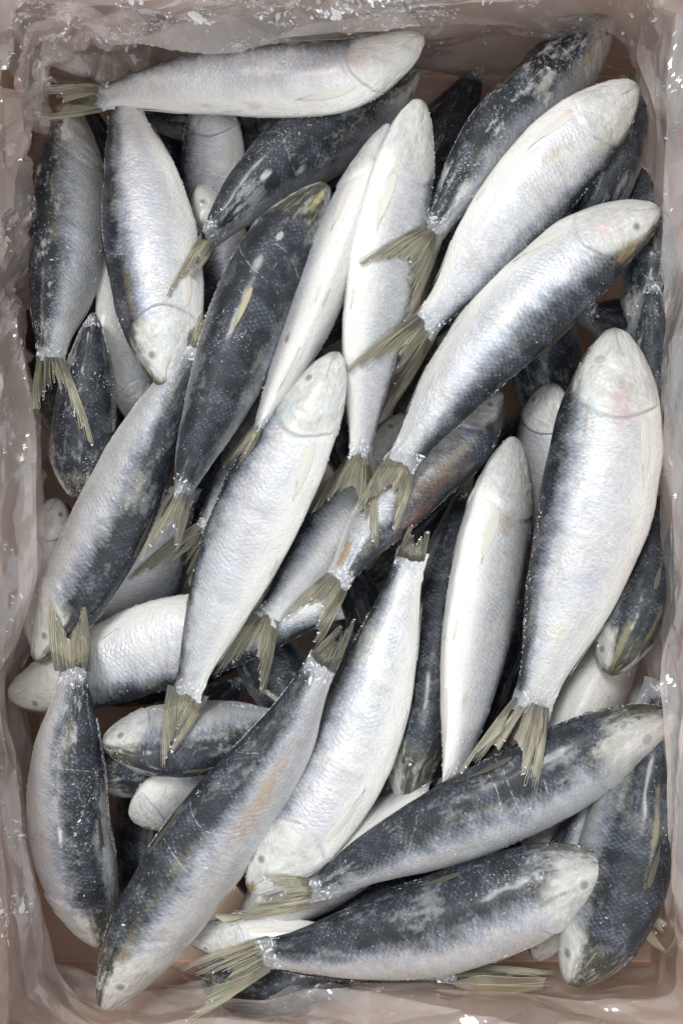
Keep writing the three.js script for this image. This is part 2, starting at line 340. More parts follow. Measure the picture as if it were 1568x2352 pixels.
const gloss = (() => { // green: roughness, blue: metalness of the silvery flank
  const w = 512, h = 256, d = new Uint8Array(w * h * 4);
  for (let j = 0; j < h; j++) for (let i = 0; i < w; i++) {
    const u = i / w, v = (j + 0.5) / h, dd = v > 0.5 ? 2 - 2 * v : 2 * v, n = nz(A, u, v), m = nz(C, u * 3, v * 2);
    const flank = smooth(0.30, 0.45, dd) * (1 - smooth(0.66, 0.86, dd)) * (1 - 0.6 * smooth(0.76, 0.8, u));
    d.set([0, 255 * clamp(0.44 + 0.22 * n + 0.16 * (m - 0.5)), 255 * (0.02 + 0.40 * flank * (0.6 + 0.6 * n)), 255], (j * w + i) * 4);
  }
  return dataTexture(d, w, h, false);
})();
const skinMaterial = (map, k) => new THREE.MeshPhysicalMaterial({ map, bumpMap: bumps[k % 4], bumpScale: 0.0008, roughness: 1, metalness: 1, roughnessMap: gloss, metalnessMap: gloss, clearcoat: 0.3, clearcoatRoughness: 0.2, specularIntensity: 0.5 });

// ---------------------------------------------------------------- fins
function tailFin(f, parent, O) {
  const r = rng(f.seed * 71 + 9), N = 30, K = 11, [A_, B_] = f.tail;
  const base = f.curve.getPoint(0.03), tn = f.curve.getTangent(0.02), half = f.a * PX * 0.36 * Math.max(0.35, Math.abs(Math.sin(f.roll)) * 0.9 + 0.1) * (f.finBase ?? 1);
  // which tip lies to the left of the way to the head
  const left = (p) => (p[0] - base.x) * tn.y - (p[1] - base.y) * tn.x;
  const [l, q] = left(A_) > left(B_) ? [A_, B_] : [B_, A_];
  const notch = [base.x + 0.42 * ((l[0] + q[0]) / 2 - base.x), base.y + 0.42 * ((l[1] + q[1]) / 2 - base.y)];
  const rays = [];
  for (let k = 0; k < N; k++) {
    const w = k / (N - 1) * 2 - 1, e = Math.abs(w), tip = w < 0 ? l : q;
    const b = [base.x + tn.y * half * -w, base.y - tn.x * half * -w];
    const fray = 1 - (f.fray ?? 0.16) * (e > 0.8 ? 0.25 : 1) * r() * (r() < 0.3 ? 2.2 : 0.7), m = Math.pow(e, 0.8);
    let t = [mix(notch[0], tip[0], m), mix(notch[1], tip[1], m)];
    t = [mix(b[0], t[0], fray) + 5 * (r() - 0.5), mix(b[1], t[1], fray) + 5 * (r() - 0.5)];
    // the ray bows outwards
    const bow = 0.06 * w, c = [mix(b[0], t[0], 0.5) + bow * (t[1] - b[1]) , mix(b[1], t[1], 0.5) - bow * (t[0] - b[0])];
    const pts = [];
    let yb = f.y0;
    for (let i = 0; i < K; i++) {
      const s = i / (K - 1), x = (1 - s) * (1 - s) * b[0] + 2 * s * (1 - s) * c[0] + s * s * t[0], z = (1 - s) * (1 - s) * b[1] + 2 * s * (1 - s) * c[1] + s * s * t[1];
      const [wx, wz] = at(x, z, yb);
      pts.push(V(wx, 0, wz));
    }
    const need = pts.map((p) => Math.max(heap[cellAt(p.x, p.z)] + 0.0012, Math.min(filmHeap[cellAt(p.x, p.z)] + 0.002, f.y0 + 0.022), f.y0 - 0.02)), step = pts[0].distanceTo(pts[K - 1]) / (K - 1);
    pts.forEach((p, i) => {
      let y = -9; need.forEach((h, j) => { if (j > 1) y = Math.max(y, h - Math.abs(i - j) * step * 0.75); });
      const lead = 1 - smooth(0, 0.45, i / (K - 1));
      p.y = mix(Math.max(y, f.y0 - 0.02), Math.max(f.y0, y), lead);
      const [wx, wz] = at(...[0, 0].map((_, n) => n ? 1176 + p.z * PX * (EYE - REF) / (EYE - yb) : 784 + p.x * PX * (EYE - REF) / (EYE - yb)), p.y);
      p.x = wx; p.z = wz;
    });
    rays.push(pts);
  }
  for (let pass = 0; pass < 2; pass++) for (let i = 1; i < K; i++) { // even out between neighbours
    const ys = rays.map((p) => p[i].y);
    rays.forEach((p, k) => { p[i].y = (ys[Math.max(0, k - 1)] + 2 * ys[k] + ys[Math.min(N - 1, k + 1)]) / 4; });
  }
  const P = [], Col = [], Ix = [];
  const shade = (s, m) => { // olive base, straw rays, pale frosted tips
    const ol = [0.42, 0.395, 0.285], st = [0.63, 0.605, 0.48], fr = [0.68, 0.68, 0.62], dk = [0.24, 0.225, 0.16], sk = [0.42, 0.43, 0.44];
    const g = smooth(0.55, 1, s) * f.finFrost, o = [0, 1, 2].map((k) => mix(mix(m > 0.5 ? dk[k] : ol[k], st[k], 0.25 + 0.6 * m * (0.4 + s)), fr[k], g * (0.3 + 0.5 * m)));
    const b = 1 - smooth(0.04, 0.22, s); return o.map((c, k) => mix(c, sk[k], b * 0.7) * (f.finTone ?? 1));
  };
  rays.forEach((pts, k) => { // each ray: a thin bar that tapers, split in two near its end
    const tone = 0.75 + 0.5 * r(), bright = 0.25 + 0.75 * r();
    for (const half of [-1, 1]) {
      const start = P.length / 3, off = (0.0003 + 0.0006 * r()) * half;
      for (let i = 0; i < K; i++) {
        const s = i / (K - 1), p = pts[i], d = V().subVectors(pts[Math.min(K - 1, i + 1)], pts[Math.max(0, i - 1)]).normalize(), n = V(d.z, 0, -d.x).normalize();
        const w = mix(0.00026, 0.00011, s), sp = off * smooth(0.35, 1, s), col = shade(s, bright).map((c) => c * tone);
        for (const [a, h] of [[-w, 0.0001], [0, 0.00062], [w, 0.0001], [0, -0.0003]]) { P.push(p.x + n.x * (a + sp) - O.x, p.y + h - O.y, p.z + n.z * (a + sp) - O.z); Col.push(...col); }
      }
      for (let i = 0; i < K - 1; i++) for (let c = 0; c < 4; c++) { const a = start + i * 4 + c, b = start + i * 4 + (c + 1) % 4; Ix.push(a, b, a + 4, b, b + 4, a + 4); }
    }
    if (k && r() > 0.07) { // web to the ray before, torn off somewhere
      const webTone = 0.75 + 0.5 * r(), prev = rays[k - 1], reach = Math.min(K - 1, Math.max(4, Math.round((K - 1) * (0.86 + 0.26 * r())))), start = P.length / 3;
      for (let i = 0; i <= reach; i++) {
        const s = i / (K - 1), col = shade(s, 0.15).map((c) => c * (0.85 + 0.25 * r()) * webTone);
        for (const p of [prev[i], pts[i]]) { P.push(p.x - O.x, p.y - O.y - 0.0003, p.z - O.z); Col.push(...col); }
      }
      for (let i = 0; i < reach; i++) { const a = start + i * 2; Ix.push(a, a + 1, a + 2, a + 1, a + 3, a + 2); }
    }
  });
  const g = sheetGeometry(P, null, Ix); g.setAttribute('color', new THREE.Float32BufferAttribute(Col, 3));
  mesh('tail_fin', g, fin, parent);
  for (const pts of rays) pts.forEach((p, i) => { if (i > 1) raise(p.x, p.y + 0.0012, p.z); });
  f.finTips = rays.map((p) => p[K - 1]);
}
// a fin that lies against the body: rays from (u0, t0) spreading tailwards; S(u, t) gives [point, normal]
function bodyFin(name, S, u0, u1, t0, t1a, t1b, lift, tip, seed, parent, O, pale, tint) {
  const r = rng(seed), N = 9, K = 7, P = [], Col = [], Ix = [];
  for (let k = 0; k < N; k++) for (let i = 0; i < K; i++) {
    const w = k / (N - 1), s = i / (K - 1), half = 0.012 + Math.abs(t1b - t1a) * 0.5 * Math.pow(Math.sin(Math.PI * Math.min(1, 0.08 + 0.92 * Math.pow(s, 0.8))), 0.8);
    const u = mix(u0, u1, s * (1 - 0.16 * Math.abs(2 * w - 1) - 0.05 * r())), t = t0 + (t1a + t1b) / 2 * s + (2 * w - 1) * half;
    const [p, n] = S(u, t), h = lift + tip * s * s + (k % 2 ? 0.00016 : 0);
    P.push(p.x + n.x * h - O.x, p.y + n.y * h - O.y, p.z + n.z * h - O.z);
    const c = (tint ?? (pale ? [0.60, 0.59, 0.53] : [0.12, 0.115, 0.08])).map((x) => x * (k % 2 ? 1.04 : 0.9) * (0.92 + 0.16 * r())); Col.push(...c);
  }
  const top = grid(N, K, false), n = P.length / 3;
  for (let q = 0; q < n; q++) { P.push(P[q * 3], P[q * 3 + 1] - 0.00025, P[q * 3 + 2]); Col.push(Col[q * 3], Col[q * 3 + 1], Col[q * 3 + 2]); }
  const g = sheetGeometry(P, null, [...top, ...top.map((q) => q + n).reverse()]);
  g.setAttribute('color', new THREE.Float32BufferAttribute(Col, 3));
  return mesh(name, g, pale ? paleFin : fin, parent);
}

// ---------------------------------------------------------------- one frozen sardine
let count = 0;
const shared = [];
function sardine(spec) {
  const f = { roll: 0, tail: null, frost: 0.4, cracks: 1, back: 0.36, thick: 0.66, rough: 1, sink: 0.006, tilt: 0.05, snout: 0.5, finFrost: 0.6, crystals: 1, marks: [], own: true, ...spec };
  f.seed = ++count; f.roll = f.roll * Math.PI / 180; if (f.twist) f.twist *= Math.PI / 180;
  f.curve = new THREE.CatmullRomCurve3(f.line.map(([x, y]) => V(x, y, 0)), false, 'centripetal'); f.curve.arcLengthDivisions = 60;
  { const c3 = f.curve; f.curve = { getPoint: (u) => c3.getPointAt(clamp(u)), getTangent: (u) => { const t = c3.getTangentAt(clamp(u)); return t; }, len: c3.getLength() }; }
  f.L = f.curve.len / PX;
  const sn = Math.sin(f.roll), cs = Math.cos(f.roll);
  f.a = f.width * 0.97 / PX / 2 / Math.hypot(sn * 1.0, cs * f.thick);
  settle(f);
  const NU = 168, NV = 61, pos = bodyPoints(f, NU, NV, true);
  let lo = 9, mx = 0, mz = 0;
  for (let k = 0; k < pos.length; k += 3) { lo = Math.min(lo, pos[k + 1]); mx += pos[k]; mz += pos[k + 2]; }
  const O = V(mx / NU / NV, lo, mz / NU / NV), g = new THREE.Group();
  g.name = numbered('frozen_sardine'); g.position.copy(O); scene.add(g);
  g.userData = { label: f.label, category: 'fish', group: 'frozen sardines heaped in the carton' };
  const uv = [], P = new Float32Array(pos.length);
  const ustation = (i) => clamp(i / (NU - 1) - 0.018 * Math.sin(i / (NU - 1) * Math.PI * 2));
  for (let i = 0; i < NU; i++) for (let j = 0; j < NV; j++) { const o = (i * NV + j) * 3; P[o] = pos[o] - O.x; P[o + 1] = pos[o + 1] - O.y; P[o + 2] = pos[o + 2] - O.z; uv.push(ustation(i), j / (NV - 1)); }
  const body = sheetGeometry(P, uv, grid(NU, NV, false)), nor = body.attributes.normal;
  // outward faces, and one normal along the seam
  { const j = Math.floor(NV / 4), o = (Math.floor(NU / 2) * NV + j), p2 = (Math.floor(NU / 2) * NV + j + Math.floor(NV / 2));
    const d = V(P[o * 3] - P[p2 * 3], P[o * 3 + 1] - P[p2 * 3 + 1], P[o * 3 + 2] - P[p2 * 3 + 2]);
    if (d.dot(V().fromBufferAttribute(nor, o)) < 0) { body.setIndex(grid(NU, NV, true)); body.computeVertexNormals(); } }
  for (let i = 0; i < NU; i++) { const a = i * NV, b = a + NV - 1, n = V().fromBufferAttribute(nor, a).add(V().fromBufferAttribute(nor, b)).normalize(); nor.setXYZ(a, n.x, n.y, n.z); nor.setXYZ(b, n.x, n.y, n.z); }
  const S = (u, t) => { // a point of the skin and its normal
    let lo_ = 0, hi_ = NU - 1; while (hi_ - lo_ > 1) { const m = (lo_ + hi_) >> 1; if (ustation(m) <= u) lo_ = m; else hi_ = m; }
    const q = clamp((u - ustation(lo_)) / (ustation(hi_) - ustation(lo_))), tt = ((t / (2 * Math.PI)) % 1 + 1) % 1 * (NV - 1), j = Math.min(NV - 2, tt | 0), fj = tt - j;
    const get = (arr) => { const v = V(); for (const [i, w] of [[lo_, 1 - q], [hi_, q]]) for (const [jj, w2] of [[j, 1 - fj], [j + 1, fj]]) { const o = (i * NV + jj) * 3; v.x += arr[o] * w * w2; v.y += arr[o + 1] * w * w2; v.z += arr[o + 2] * w * w2; } return v; };
    return [get(pos), get(nor.array).normalize()];
  };
  // marks seen in the photograph, brought to places on the skin
  f.spots = f.marks.map(([px, py, ru, rv, c, k, soft]) => {
    let best = 1e9, bu = 0, bv = 0;
    for (let i = 0; i < NU; i++) for (let j = 0; j < NV - 1; j++) {
      const o = (i * NV + j) * 3; if (nor.array[o + 1] < 0.05) continue;
      const [x, z] = at(px, py, pos[o + 1]), e = (pos[o] - x) ** 2 + (pos[o + 2] - z) ** 2; if (e < best) { best = e; bu = ustation(i); bv = j / (NV - 1); }
    }
    return [bu, bv, ru / PX / f.L, rv / PX / (2 * Math.PI * f.a * 0.86), c, k ?? 1, soft];
  });
  let map;
  if (f.own) map = skin(f); else { const n = count % 4; map = shared[n] ??= skin(f); }
  mesh('body', body, skinMaterial(map, count), g);
  if (f.tail) tailFin(f, g, O);
  const sd = f.seed * 100;
  const up = (t) => Math.cos(t + f.roll); // does that side look up
  for (const sgn of [1, -1]) {
    // eye: a low clouded dome with a rim
    const t = sgn * 0.40 * Math.PI, [p, n] = S(0.905, t), R = f.a * (0.13 + 0.03 * ((f.seed * 0.618) % 1));
    if (f.eyes !== 0 && up(t) > -0.2) {
      const pts = [[0, 0.20], [0.34, 0.19], [0.52, 0.15], [0.64, 0.08], [0.76, 0.09], [0.9, 0.05], [1, -0.04], [1.05, -0.2]], e = new THREE.LatheGeometry(pts.map(([x, y]) => new THREE.Vector2(x * R, y * R * 0.7)), 22);
      const col = []; for (let k = 0; k < e.attributes.position.count; k++) { const q = Math.hypot(e.attributes.position.getX(k), e.attributes.position.getZ(k)) / R; col.push(...(q < 0.42 ? f.pupil ?? [0.20, 0.205, 0.20] : q < 0.58 ? [0.34, 0.345, 0.33] : q < 0.7 ? [0.40, 0.40, 0.37] : [0.50, 0.505, 0.475])); }
      e.setAttribute('color', new THREE.Float32BufferAttribute(col, 3));
      const m = mesh('eye', e, eyeMaterial, g); m.position.copy(p).sub(O); m.quaternion.setFromUnitVectors(V(0, 1, 0), n);
    }
    if (up(sgn * 0.74 * Math.PI) > -0.1) bodyFin('pectoral_fin', S, 0.765, 0.60, sgn * 0.76 * Math.PI, sgn * 0.0, sgn * 0.24, 0.00015, 0.0002, sd + 5 + sgn, g, O, true);
    if (up(sgn * 0.88 * Math.PI) > 0) bodyFin('pelvic_fin', S, 0.45, 0.395, sgn * 0.93 * Math.PI, 0, sgn * 0.08, 0.00015, 0.0001, sd + 9 + sgn, g, O, true);
  }
  if (up(0) > -0.25) bodyFin('dorsal_fin', S, 0.60, 0.46, 0.0, -0.05, 0.06, 0.0004, f.finUp ?? 0.0008, sd + 15, g, O, false, f.finTint);
  if (up(Math.PI) > -0.25) bodyFin('anal_fin', S, 0.27, 0.12, Math.PI, -0.03, 0.06, 0.0002, 0.0006, sd + 17, g, O, true);
  // rime crystals: scattered in patches, thick on a ridge of the outline, caked round the tail base
  const r = rng(f.seed * 313 + 1), places = [], o1 = f.seed * 0.37 % 1;
  const put = (u, t, size, lift) => { const [p, n] = S(u, t); if (n.y < -0.25) return; places.push([p.sub(O).addScaledVector(n, lift * size), n, size]); };
  const n1 = Math.round(1700 * f.crystals);
  for (let k = 0; k < n1; k++) {
    const u = 0.02 + 0.96 * r(), t = -f.roll + (r() - 0.5) * 3.3;
    if (nz(D, u * 0.9 + o1, t * 0.12 + o1) + 0.25 * (nz(C, u * 2, t * 0.3) - 0.5) < 0.66 - 0.22 * f.frost * r()) continue;
    put(u, t, 0.00016 + 0.00035 * r() * r() + (r() < 0.02 ? 0.0008 * r() : 0), 0.12);
  }
  for (const [side, w] of [[-1, f.rimeL ?? 0.25], [1, f.rimeR ?? 0.25]]) for (let k = 0; k < 1000 * w; k++) {
    const u = 0.08 + 0.9 * r(), t = -f.roll + side * (1.32 + 0.28 * r());
    if (nz(A, u * 0.8 + o1, side * 0.3) < 0.42) continue;
    put(u, t, 0.00022 + 0.0006 * r() * r(), 0.3);
  }
  for (let k = 0; k < 36; k++) put(0.01 + 0.06 * r(), -f.roll + (r() - 0.5) * 2.6, 0.0005 + 0.0014 * r() * r(), 0.03);
  if (f.finTips) for (const p of f.finTips) if (r() < 0.5 * f.finFrost) places.push([V(p.x - O.x, p.y - O.y + 0.0006, p.z - O.z), V(0, 1, 0), 0.0004 + 0.0006 * r()]);
  frostPart('frost_crystals', places, sd + 2, g);
  return f;
}

// ---------------------------------------------------------------- clear film bag: from the carton floor up its walls, bulging in over the fish and out over the rim
{
  const bag = new THREE.Group(); bag.name = 'plastic_bag'; scene.add(bag);
  bag.userData = { label: 'crumpled translucent plastic bag lining the carton around the fish', category: 'bag' };
  // how far the film bulges in: pixels of the photograph and height, clockwise from the far left corner
  const lip = [[95, 260, .105], [112, 150, .115], [230, 112, .125], [400, 98, .13], [520, 92, .13], [800, 66, .13], [1050, 52, .13], [1300, 20, .13], [1430, 2, .128], [1462, 60, .12], [1458, 160, .11], [1488, 330, .105], [1502, 600, .10], [1498, 800, .10], [1508, 1100, .105], [1524, 1400, .115], [1514, 1560, .145], [1512, 1700, .148], [1514, 1860, .145], [1520, 2050, .125], [1545, 2200, .105], [1535, 2278, .10], [1200, 2276, .10], [850, 2268, .10], [520, 2276, .092], [300, 2310, .085], [185, 2262, .075], [128, 2140, .072], [70, 1930, .075], [40, 1730, .082], [14, 1640, .085], [12, 1560, .085], [58, 1470, .09], [96, 1330, .095], [102, 1100, .095], [100, 980, .095], [64, 820, .10], [52, 730, .10], [86, 500, .10], [80, 420, .10], [96, 330, .105]]
    .map(([x, y, h]) => { const [a, b] = at(x, y, h); return V(a, h, b); });
  const ring = new THREE.CatmullRomCurve3(lip, true, 'centripetal');
  const N = 1300, M = 150, P = [], UV = [], pts = ring.getSpacedPoints(N);
  const foot = (p) => { // nearest place on the walls
    const d = [p.x - X0, X1 - p.x, p.z - Z0, Z1 - p.z], c = V(p.x, 0, p.z);
    return [d, c];
  };
  const total = ring.getLength();
  const knot = (i, j, s) => { let h = Math.imul(i, 374761393) ^ Math.imul(j, 668265263) ^ Math.imul(s, 2147483629 | 1); h = Math.imul(h ^ (h >>> 13), 1274126177); return ((h ^ (h >>> 16)) >>> 0) / 4294967296 - 0.5; };
  const facet = (x, y, s) => { // flat facets that meet in sharp creases, about 0
    const i = Math.floor(x), j = Math.floor(y), fx = x - i, fy = y - j;
    return fx + fy < 1 ? knot(i, j, s) * (1 - fx - fy) + knot(i + 1, j, s) * fx + knot(i, j + 1, s) * fy : knot(i + 1, j + 1, s) * (fx + fy - 1) + knot(i + 1, j, s) * (1 - fy) + knot(i, j + 1, s) * (1 - fx);
  };
  for (let i = 0; i <= N; i++) {
    const p = pts[i % N], s = i / N * total;
    // outward direction, smooth round the corners
    const wx = [Math.exp(-(p.x - X0) / 0.02), Math.exp(-(X1 - p.x) / 0.02), Math.exp(-(p.z - Z0) / 0.02), Math.exp(-(Z1 - p.z) / 0.02)];
    const out = V(wx[1] - wx[0], 0, wx[3] - wx[2]).normalize();
    const reach = Math.min(out.x > 1e-3 ? (X1 - p.x) / out.x : out.x < -1e-3 ? (X0 - p.x) / out.x : 9, out.z > 1e-3 ? (Z1 - p.z) / out.z : out.z < -1e-3 ? (Z0 - p.z) / out.z : 9) - 0.0015;
    const messy = 0.85 + 1.3 * Math.exp(-(((p.x + 0.15) / 0.10) ** 2) - (((p.z + 0.17) / 0.17) ** 2)) + 0.5 * Math.exp(-(((p.z - Z0) / 0.05) ** 2)) * (p.x < 0.03 ? 1 : 0.3) + 0.25 * nz(A, s * 0.7, 0.3);
    for (let j = 0; j < M; j++) {
      const t = j / (M - 1);
      let y, o; // height and how far out towards the wall (0 at the lip, 1 at the wall)
      if (t < 0.42) { const q = t / 0.42; y = mix(0.003, p.y, q); o = 0.92 * Math.pow(1 - q, 0.6); }
      else if (t < 0.84) { const q = (t - 0.42) / 0.42; y = mix(p.y, RIM + 0.003, q); o = Math.pow(q, 0.75); }
      else { const q = (t - 0.84) / 0.16; y = RIM + 0.003 - 0.04 * q * q; o = 1; }
      const over = t > 0.84 ? smooth(0.84, 0.9, t) * (WALL + 0.005) : 0;
      const a = s, b = t * 0.33;
      const q1 = a + 0.05 * nz(E, a * 1.1, b * 1.7), q2 = b + 0.04 * nz(E, a * 1.4 + 0.5, b * 1.3);
      let w = 0.020 * facet(q1 * 11, q2 * 20, 1) + 0.018 * facet(q1 * 17 + q2 * 22, q2 * 24 - q1 * 9, 2) + 0.009 * facet(q1 * 34 - q2 * 30, q2 * 44 + q1 * 16, 3) + 0.0022 * facet(q1 * 80 + q2 * 50, q2 * 90 - q1 * 30, 4)
        + Math.max(0.12, messy - 0.7) * (0.014 * facet(q1 * 40 - q2 * 20, q2 * 50 + q1 * 20, 5) + 0.005 * facet(q1 * 90 + q2 * 40, q2 * 110 - q1 * 40, 6));
      w += 0.007 * smooth(0.42, 0.55, t);
      w *= messy * smooth(0, 0.06, t) * (t > 0.8 ? 1 - smooth(0.8, 0.86, t) : 1);
      const away = Math.max(0, o * reach - Math.max(w, -(1 - o) * reach * 0.9 - 0.004) * (0.6 + 0.4 * o)) ;
      const d = Math.min(away, reach) + over;
      P.push(p.x + out.x * d, y + 0.5 * w * smooth(0.3, 0.5, t), p.z + out.z * d); UV.push(s * 4, t * 0.33 * 4);
    }
  }
  const g = sheetGeometry(P, UV, grid(N + 1, M, true));
  const film = new THREE.MeshPhysicalMaterial({ color: new THREE.Color().setRGB(0.95, 0.925, 0.915), roughness: 0.08, transmission: 0.80, thickness: 0, ior: 1.7, clearcoat: 1, clearcoatRoughness: 0.1, side: THREE.DoubleSide });
  const crisp = g.toNonIndexed(); crisp.computeVertexNormals(); // creases stay sharp
  mesh('film_wall', crisp, film, bag);
  for (let k = 0; k < P.length; k += 3) { const t = (k / 3) % M / (M - 1); if (t > 0.36 && t < 0.84) { const c = cellAt(P[k], P[k + 2]); filmHeap[c] = Math.max(filmHeap[c], P[k + 1]); } }
  const floor = new THREE.PlaneGeometry(X1 - X0 - 0.004, Z1 - Z0 - 0.004, 60, 90).rotateX(-Math.PI / 2), fp = floor.attributes.position;
  for (let k = 0; k < fp.count; k++) fp.setY(k, 0.0012 * nz(B, fp.getX(k) * 4, fp.getZ(k) * 4));
  floor.computeVertexNormals();
  mesh('film_floor', floor, film, bag).position.set((X0 + X1) / 2, -0.003, (Z0 + Z1) / 2);
  // loose rime on the film
  const r = rng(99), places = [], nor = g.attributes.normal;
  for (let k = 0; k < 5200; k++) {
    const i = Math.floor(r() * N), j = Math.floor((0.2 + 0.6 * r()) * M), o = i * M + j, s = i / N * total;
    const p = V(P[o * 3], P[o * 3 + 1], P[o * 3 + 2]), far = Math.exp(-(((p.z - Z0) / 0.06) ** 2)) + Math.exp(-(((p.x - X0) / 0.05) ** 2)) * 0.6;
    if (nz(D, s * 2.1, j / M * 0.9) + 0.22 * far < 0.62 + 0.12 * r()) continue;
    const n = V().fromBufferAttribute(nor, o); if (n.y < 0) n.negate();
    places.push([p.addScaledVector(n, 0.0003), n, 0.0005 + 0.0022 * r() * r() * r()]);
  }
  frostPart('frost_crystals', places, 77, bag);
  const plates = [], grains = []; // larger flakes of ice with crumbs round them, mostly at the far end
  for (let k = 0; k < 4000 && plates.length < 76; k++) {
    const i = Math.floor(r() * N), j = Math.floor((0.30 + 0.48 * r()) * M), o = i * M + j, p = V(P[o * 3], P[o * 3 + 1], P[o * 3 + 2]);
    if (Math.exp(-(((p.z - Z0) / 0.05) ** 2)) * (p.x < 0.05 ? 1 : 0.4) + 0.4 * Math.exp(-(((p.x - X0) / 0.04) ** 2)) * (p.z < 0 ? 1 : 0.3) + 0.8 * Math.exp(-(((p.x + 0.14) / 0.04) ** 2) - (((p.z - 0.20) / 0.06) ** 2)) < 0.25 + 0.7 * r()) continue;
    const up = (q) => { const n = V().fromBufferAttribute(nor, q); if (n.y < 0) n.negate(); return n; };
    const n = up(o); plates.push([p.clone().addScaledVector(n, 0.0005), n, 0.0015 + 0.0055 * r() * r()]);
    for (let c = 0; c < 34; c++) {
      const q = ((i + Math.round(9 * (r() + r() - 1)) + N) % N) * M + clamp(j + Math.round(6 * (r() + r() - 1)), 0, M - 1), m = up(q);
      grains.push([V(P[q * 3], P[q * 3 + 1], P[q * 3 + 2]).addScaledVector(m, 0.0003).add(V((r() - 0.5) * 0.002, 0, (r() - 0.5) * 0.002)), m, 0.0004 + 0.0016 * r() * r()]);
    }
  }
  frostPart('ice_crumbs', grains, 80, bag, 0.6);
  frostPart('ice_flakes', plates, 79, bag, 0.22);
}

// ---------------------------------------------------------------- the heap, from the bottom up; lines run from tail base to snout in pixels of the photograph (1568 wide)
const BROWN = [0.16, 0.10, 0.055], TAN = [0.44, 0.34, 0.23], RED = [0.20, 0.065, 0.045], PINK = [0.55, 0.36, 0.38], OCHRE = [0.36, 0.29, 0.12], YELLOW = [0.42, 0.38, 0.20], PALE = [0.62, 0.62, 0.58], ICE = [0.74, 0.76, 0.78], ROSE = [0.46, 0.27, 0.29], DARK = [0.05, 0.045, 0.035];
const low = { own: false, crystals: 0.5, cracks: 0, drop: 0.008 };
const GAP_FILLER = 'sardine added under the heap with its dark back up to darken the gaps';
// added filler layer, dark backs up so the gaps between fish look black
for (const [line, width, roll] of [
  [[[880, 240], [760, 330], [640, 420], [520, 560]], 190, 12], [[[420, 760], [560, 760], [720, 720], [880, 640]], 190, -20],
  [[[1080, 420], [1060, 600], [1060, 800], [1040, 980]], 195, 8], [[[1220, 480], [1230, 640], [1250, 820], [1290, 1000]], 190, -15],
  [[[760, 1240], [820, 1420], [860, 1600], [900, 1780]], 195, 18], [[[640, 880], [560, 1060], [470, 1240], [360, 1380]], 190, -8],
  [[[600, 1720], [640, 1860], [700, 2020], [760, 2180]], 190, 22], [[[1180, 2160], [1160, 1980], [1160, 1840], [1150, 1700]], 190, -12],
  [[[180, 560], [170, 700], [150, 860], [150, 1010]], 170, 5], [[[1380, 1120], [1330, 1280], [1280, 1430], [1270, 1600]], 185, -18],
  [[[330, 1640], [340, 1800], [330, 1960], [300, 2110]], 185, 14], [[[560, 1560], [480, 1640], [380, 1720], [200, 1790]], 175, -12], [[[900, 2180], [780, 2200], [640, 2230], [460, 2240]], 170, 10],
  [[[330, 180], [340, 300], [360, 430], [380, 580]], 170, 12], [[[1340, 1640], [1340, 1780], [1360, 1960], [1380, 2110]], 180, 10],
  [[[1330, 720], [1420, 745], [1490, 850], [1515, 1000]], 165, 8], [[[225, 620], [240, 780], [245, 920], [235, 1080]], 150, 5], [[[500, 1400], [590, 1490], [670, 1600], [715, 1750]], 165, 6], [[[1460, 380], [1480, 500], [1490, 640], [1480, 780]], 140, -6],
  [[[680, 2105], [830, 2065], [990, 2020], [1150, 1965]], 165, 10], [[[300, 262], [420, 268], [540, 270], [680, 250]], 140, 8],
]) sardine({ ...low, line, width, roll, label: GAP_FILLER, tilt: 0.02, drop: 0.004 });
sardine({ ...low, line: [[1100, 160], [1000, 330], [930, 430], [860, 560]], width: 165, roll: 10, label: 'dark sardine deep in the shade behind the frosty one with a hidden snout' });
sardine({ ...low, line: [[490, 640], [488, 480], [486, 340], [484, 200]], width: 150, roll: 115, label: 'pale shaded sardine standing under the tail of the dark speckled one' });
sardine({ ...low, line: [[230, 560], [275, 700], [300, 840], [325, 985]], width: 120, roll: 140, back: 0.3, marks: [[300, 860, 120, 60, [0.42, 0.34, 0.32], 0.6, 1]], label: 'pinkish belly in the gap beneath the white head with a dark snout' });
sardine({ ...low, line: [[1300, 600], [1370, 460], [1410, 330], [1440, 172]], width: 150, roll: 10, marks: [[1410, 430, 60, 14, YELLOW, 0.7]], label: 'black-backed sardine with a yellow fin, hidden behind the dark-edged big white belly' });
sardine({ ...low, line: [[1495, 640], [1488, 780], [1482, 920], [1476, 1080]], width: 130, roll: 5, label: 'dark sardine squeezed upright between the film wall and the blushing head' });
sardine({ ...low, line: [[1240, 1300], [1245, 1180], [1255, 1040], [1270, 880]], width: 150, roll: 150, back: 0.26, label: 'bluish belly showing between the slim white fish and the broad one with a blush' });
sardine({ ...low, line: [[870, 1090], [960, 960], [1030, 860], [1090, 740]], width: 150, roll: 120, label: 'grey flank in the gap between two long frayed tails' });
sardine({ ...low, line: [[1530, 1360], [1500, 1480], [1470, 1600], [1430, 1760]], width: 150, roll: 90, label: 'grey fish end beside the film, below the head with dark skull windows' });
sardine({ ...low, line: [[1462, 2108], [1390, 2060], [1300, 1980], [1190, 1900]], width: 130, roll: 90, tail: [[1532, 2128], [1522, 2168]], finFrost: 0.3, label: 'fish of which a short tail pokes out beside the film corner' });
sardine({ ...low, line: [[1360, 1820], [1310, 1950], [1270, 2080], [1228, 2205]], width: 135, roll: -95, pupil: [0.3, 0.3, 0.3], label: 'small pale head with a round eye peeping out under the frosty-headed horizontal fish' });
sardine({ ...low, line: [[560, 1700], [480, 1760], [400, 1830], [300, 1880]], width: 150, roll: 130, back: 0.25, label: 'pale rounded head wedged between the tan-streaked fish and the rimed upright one' });
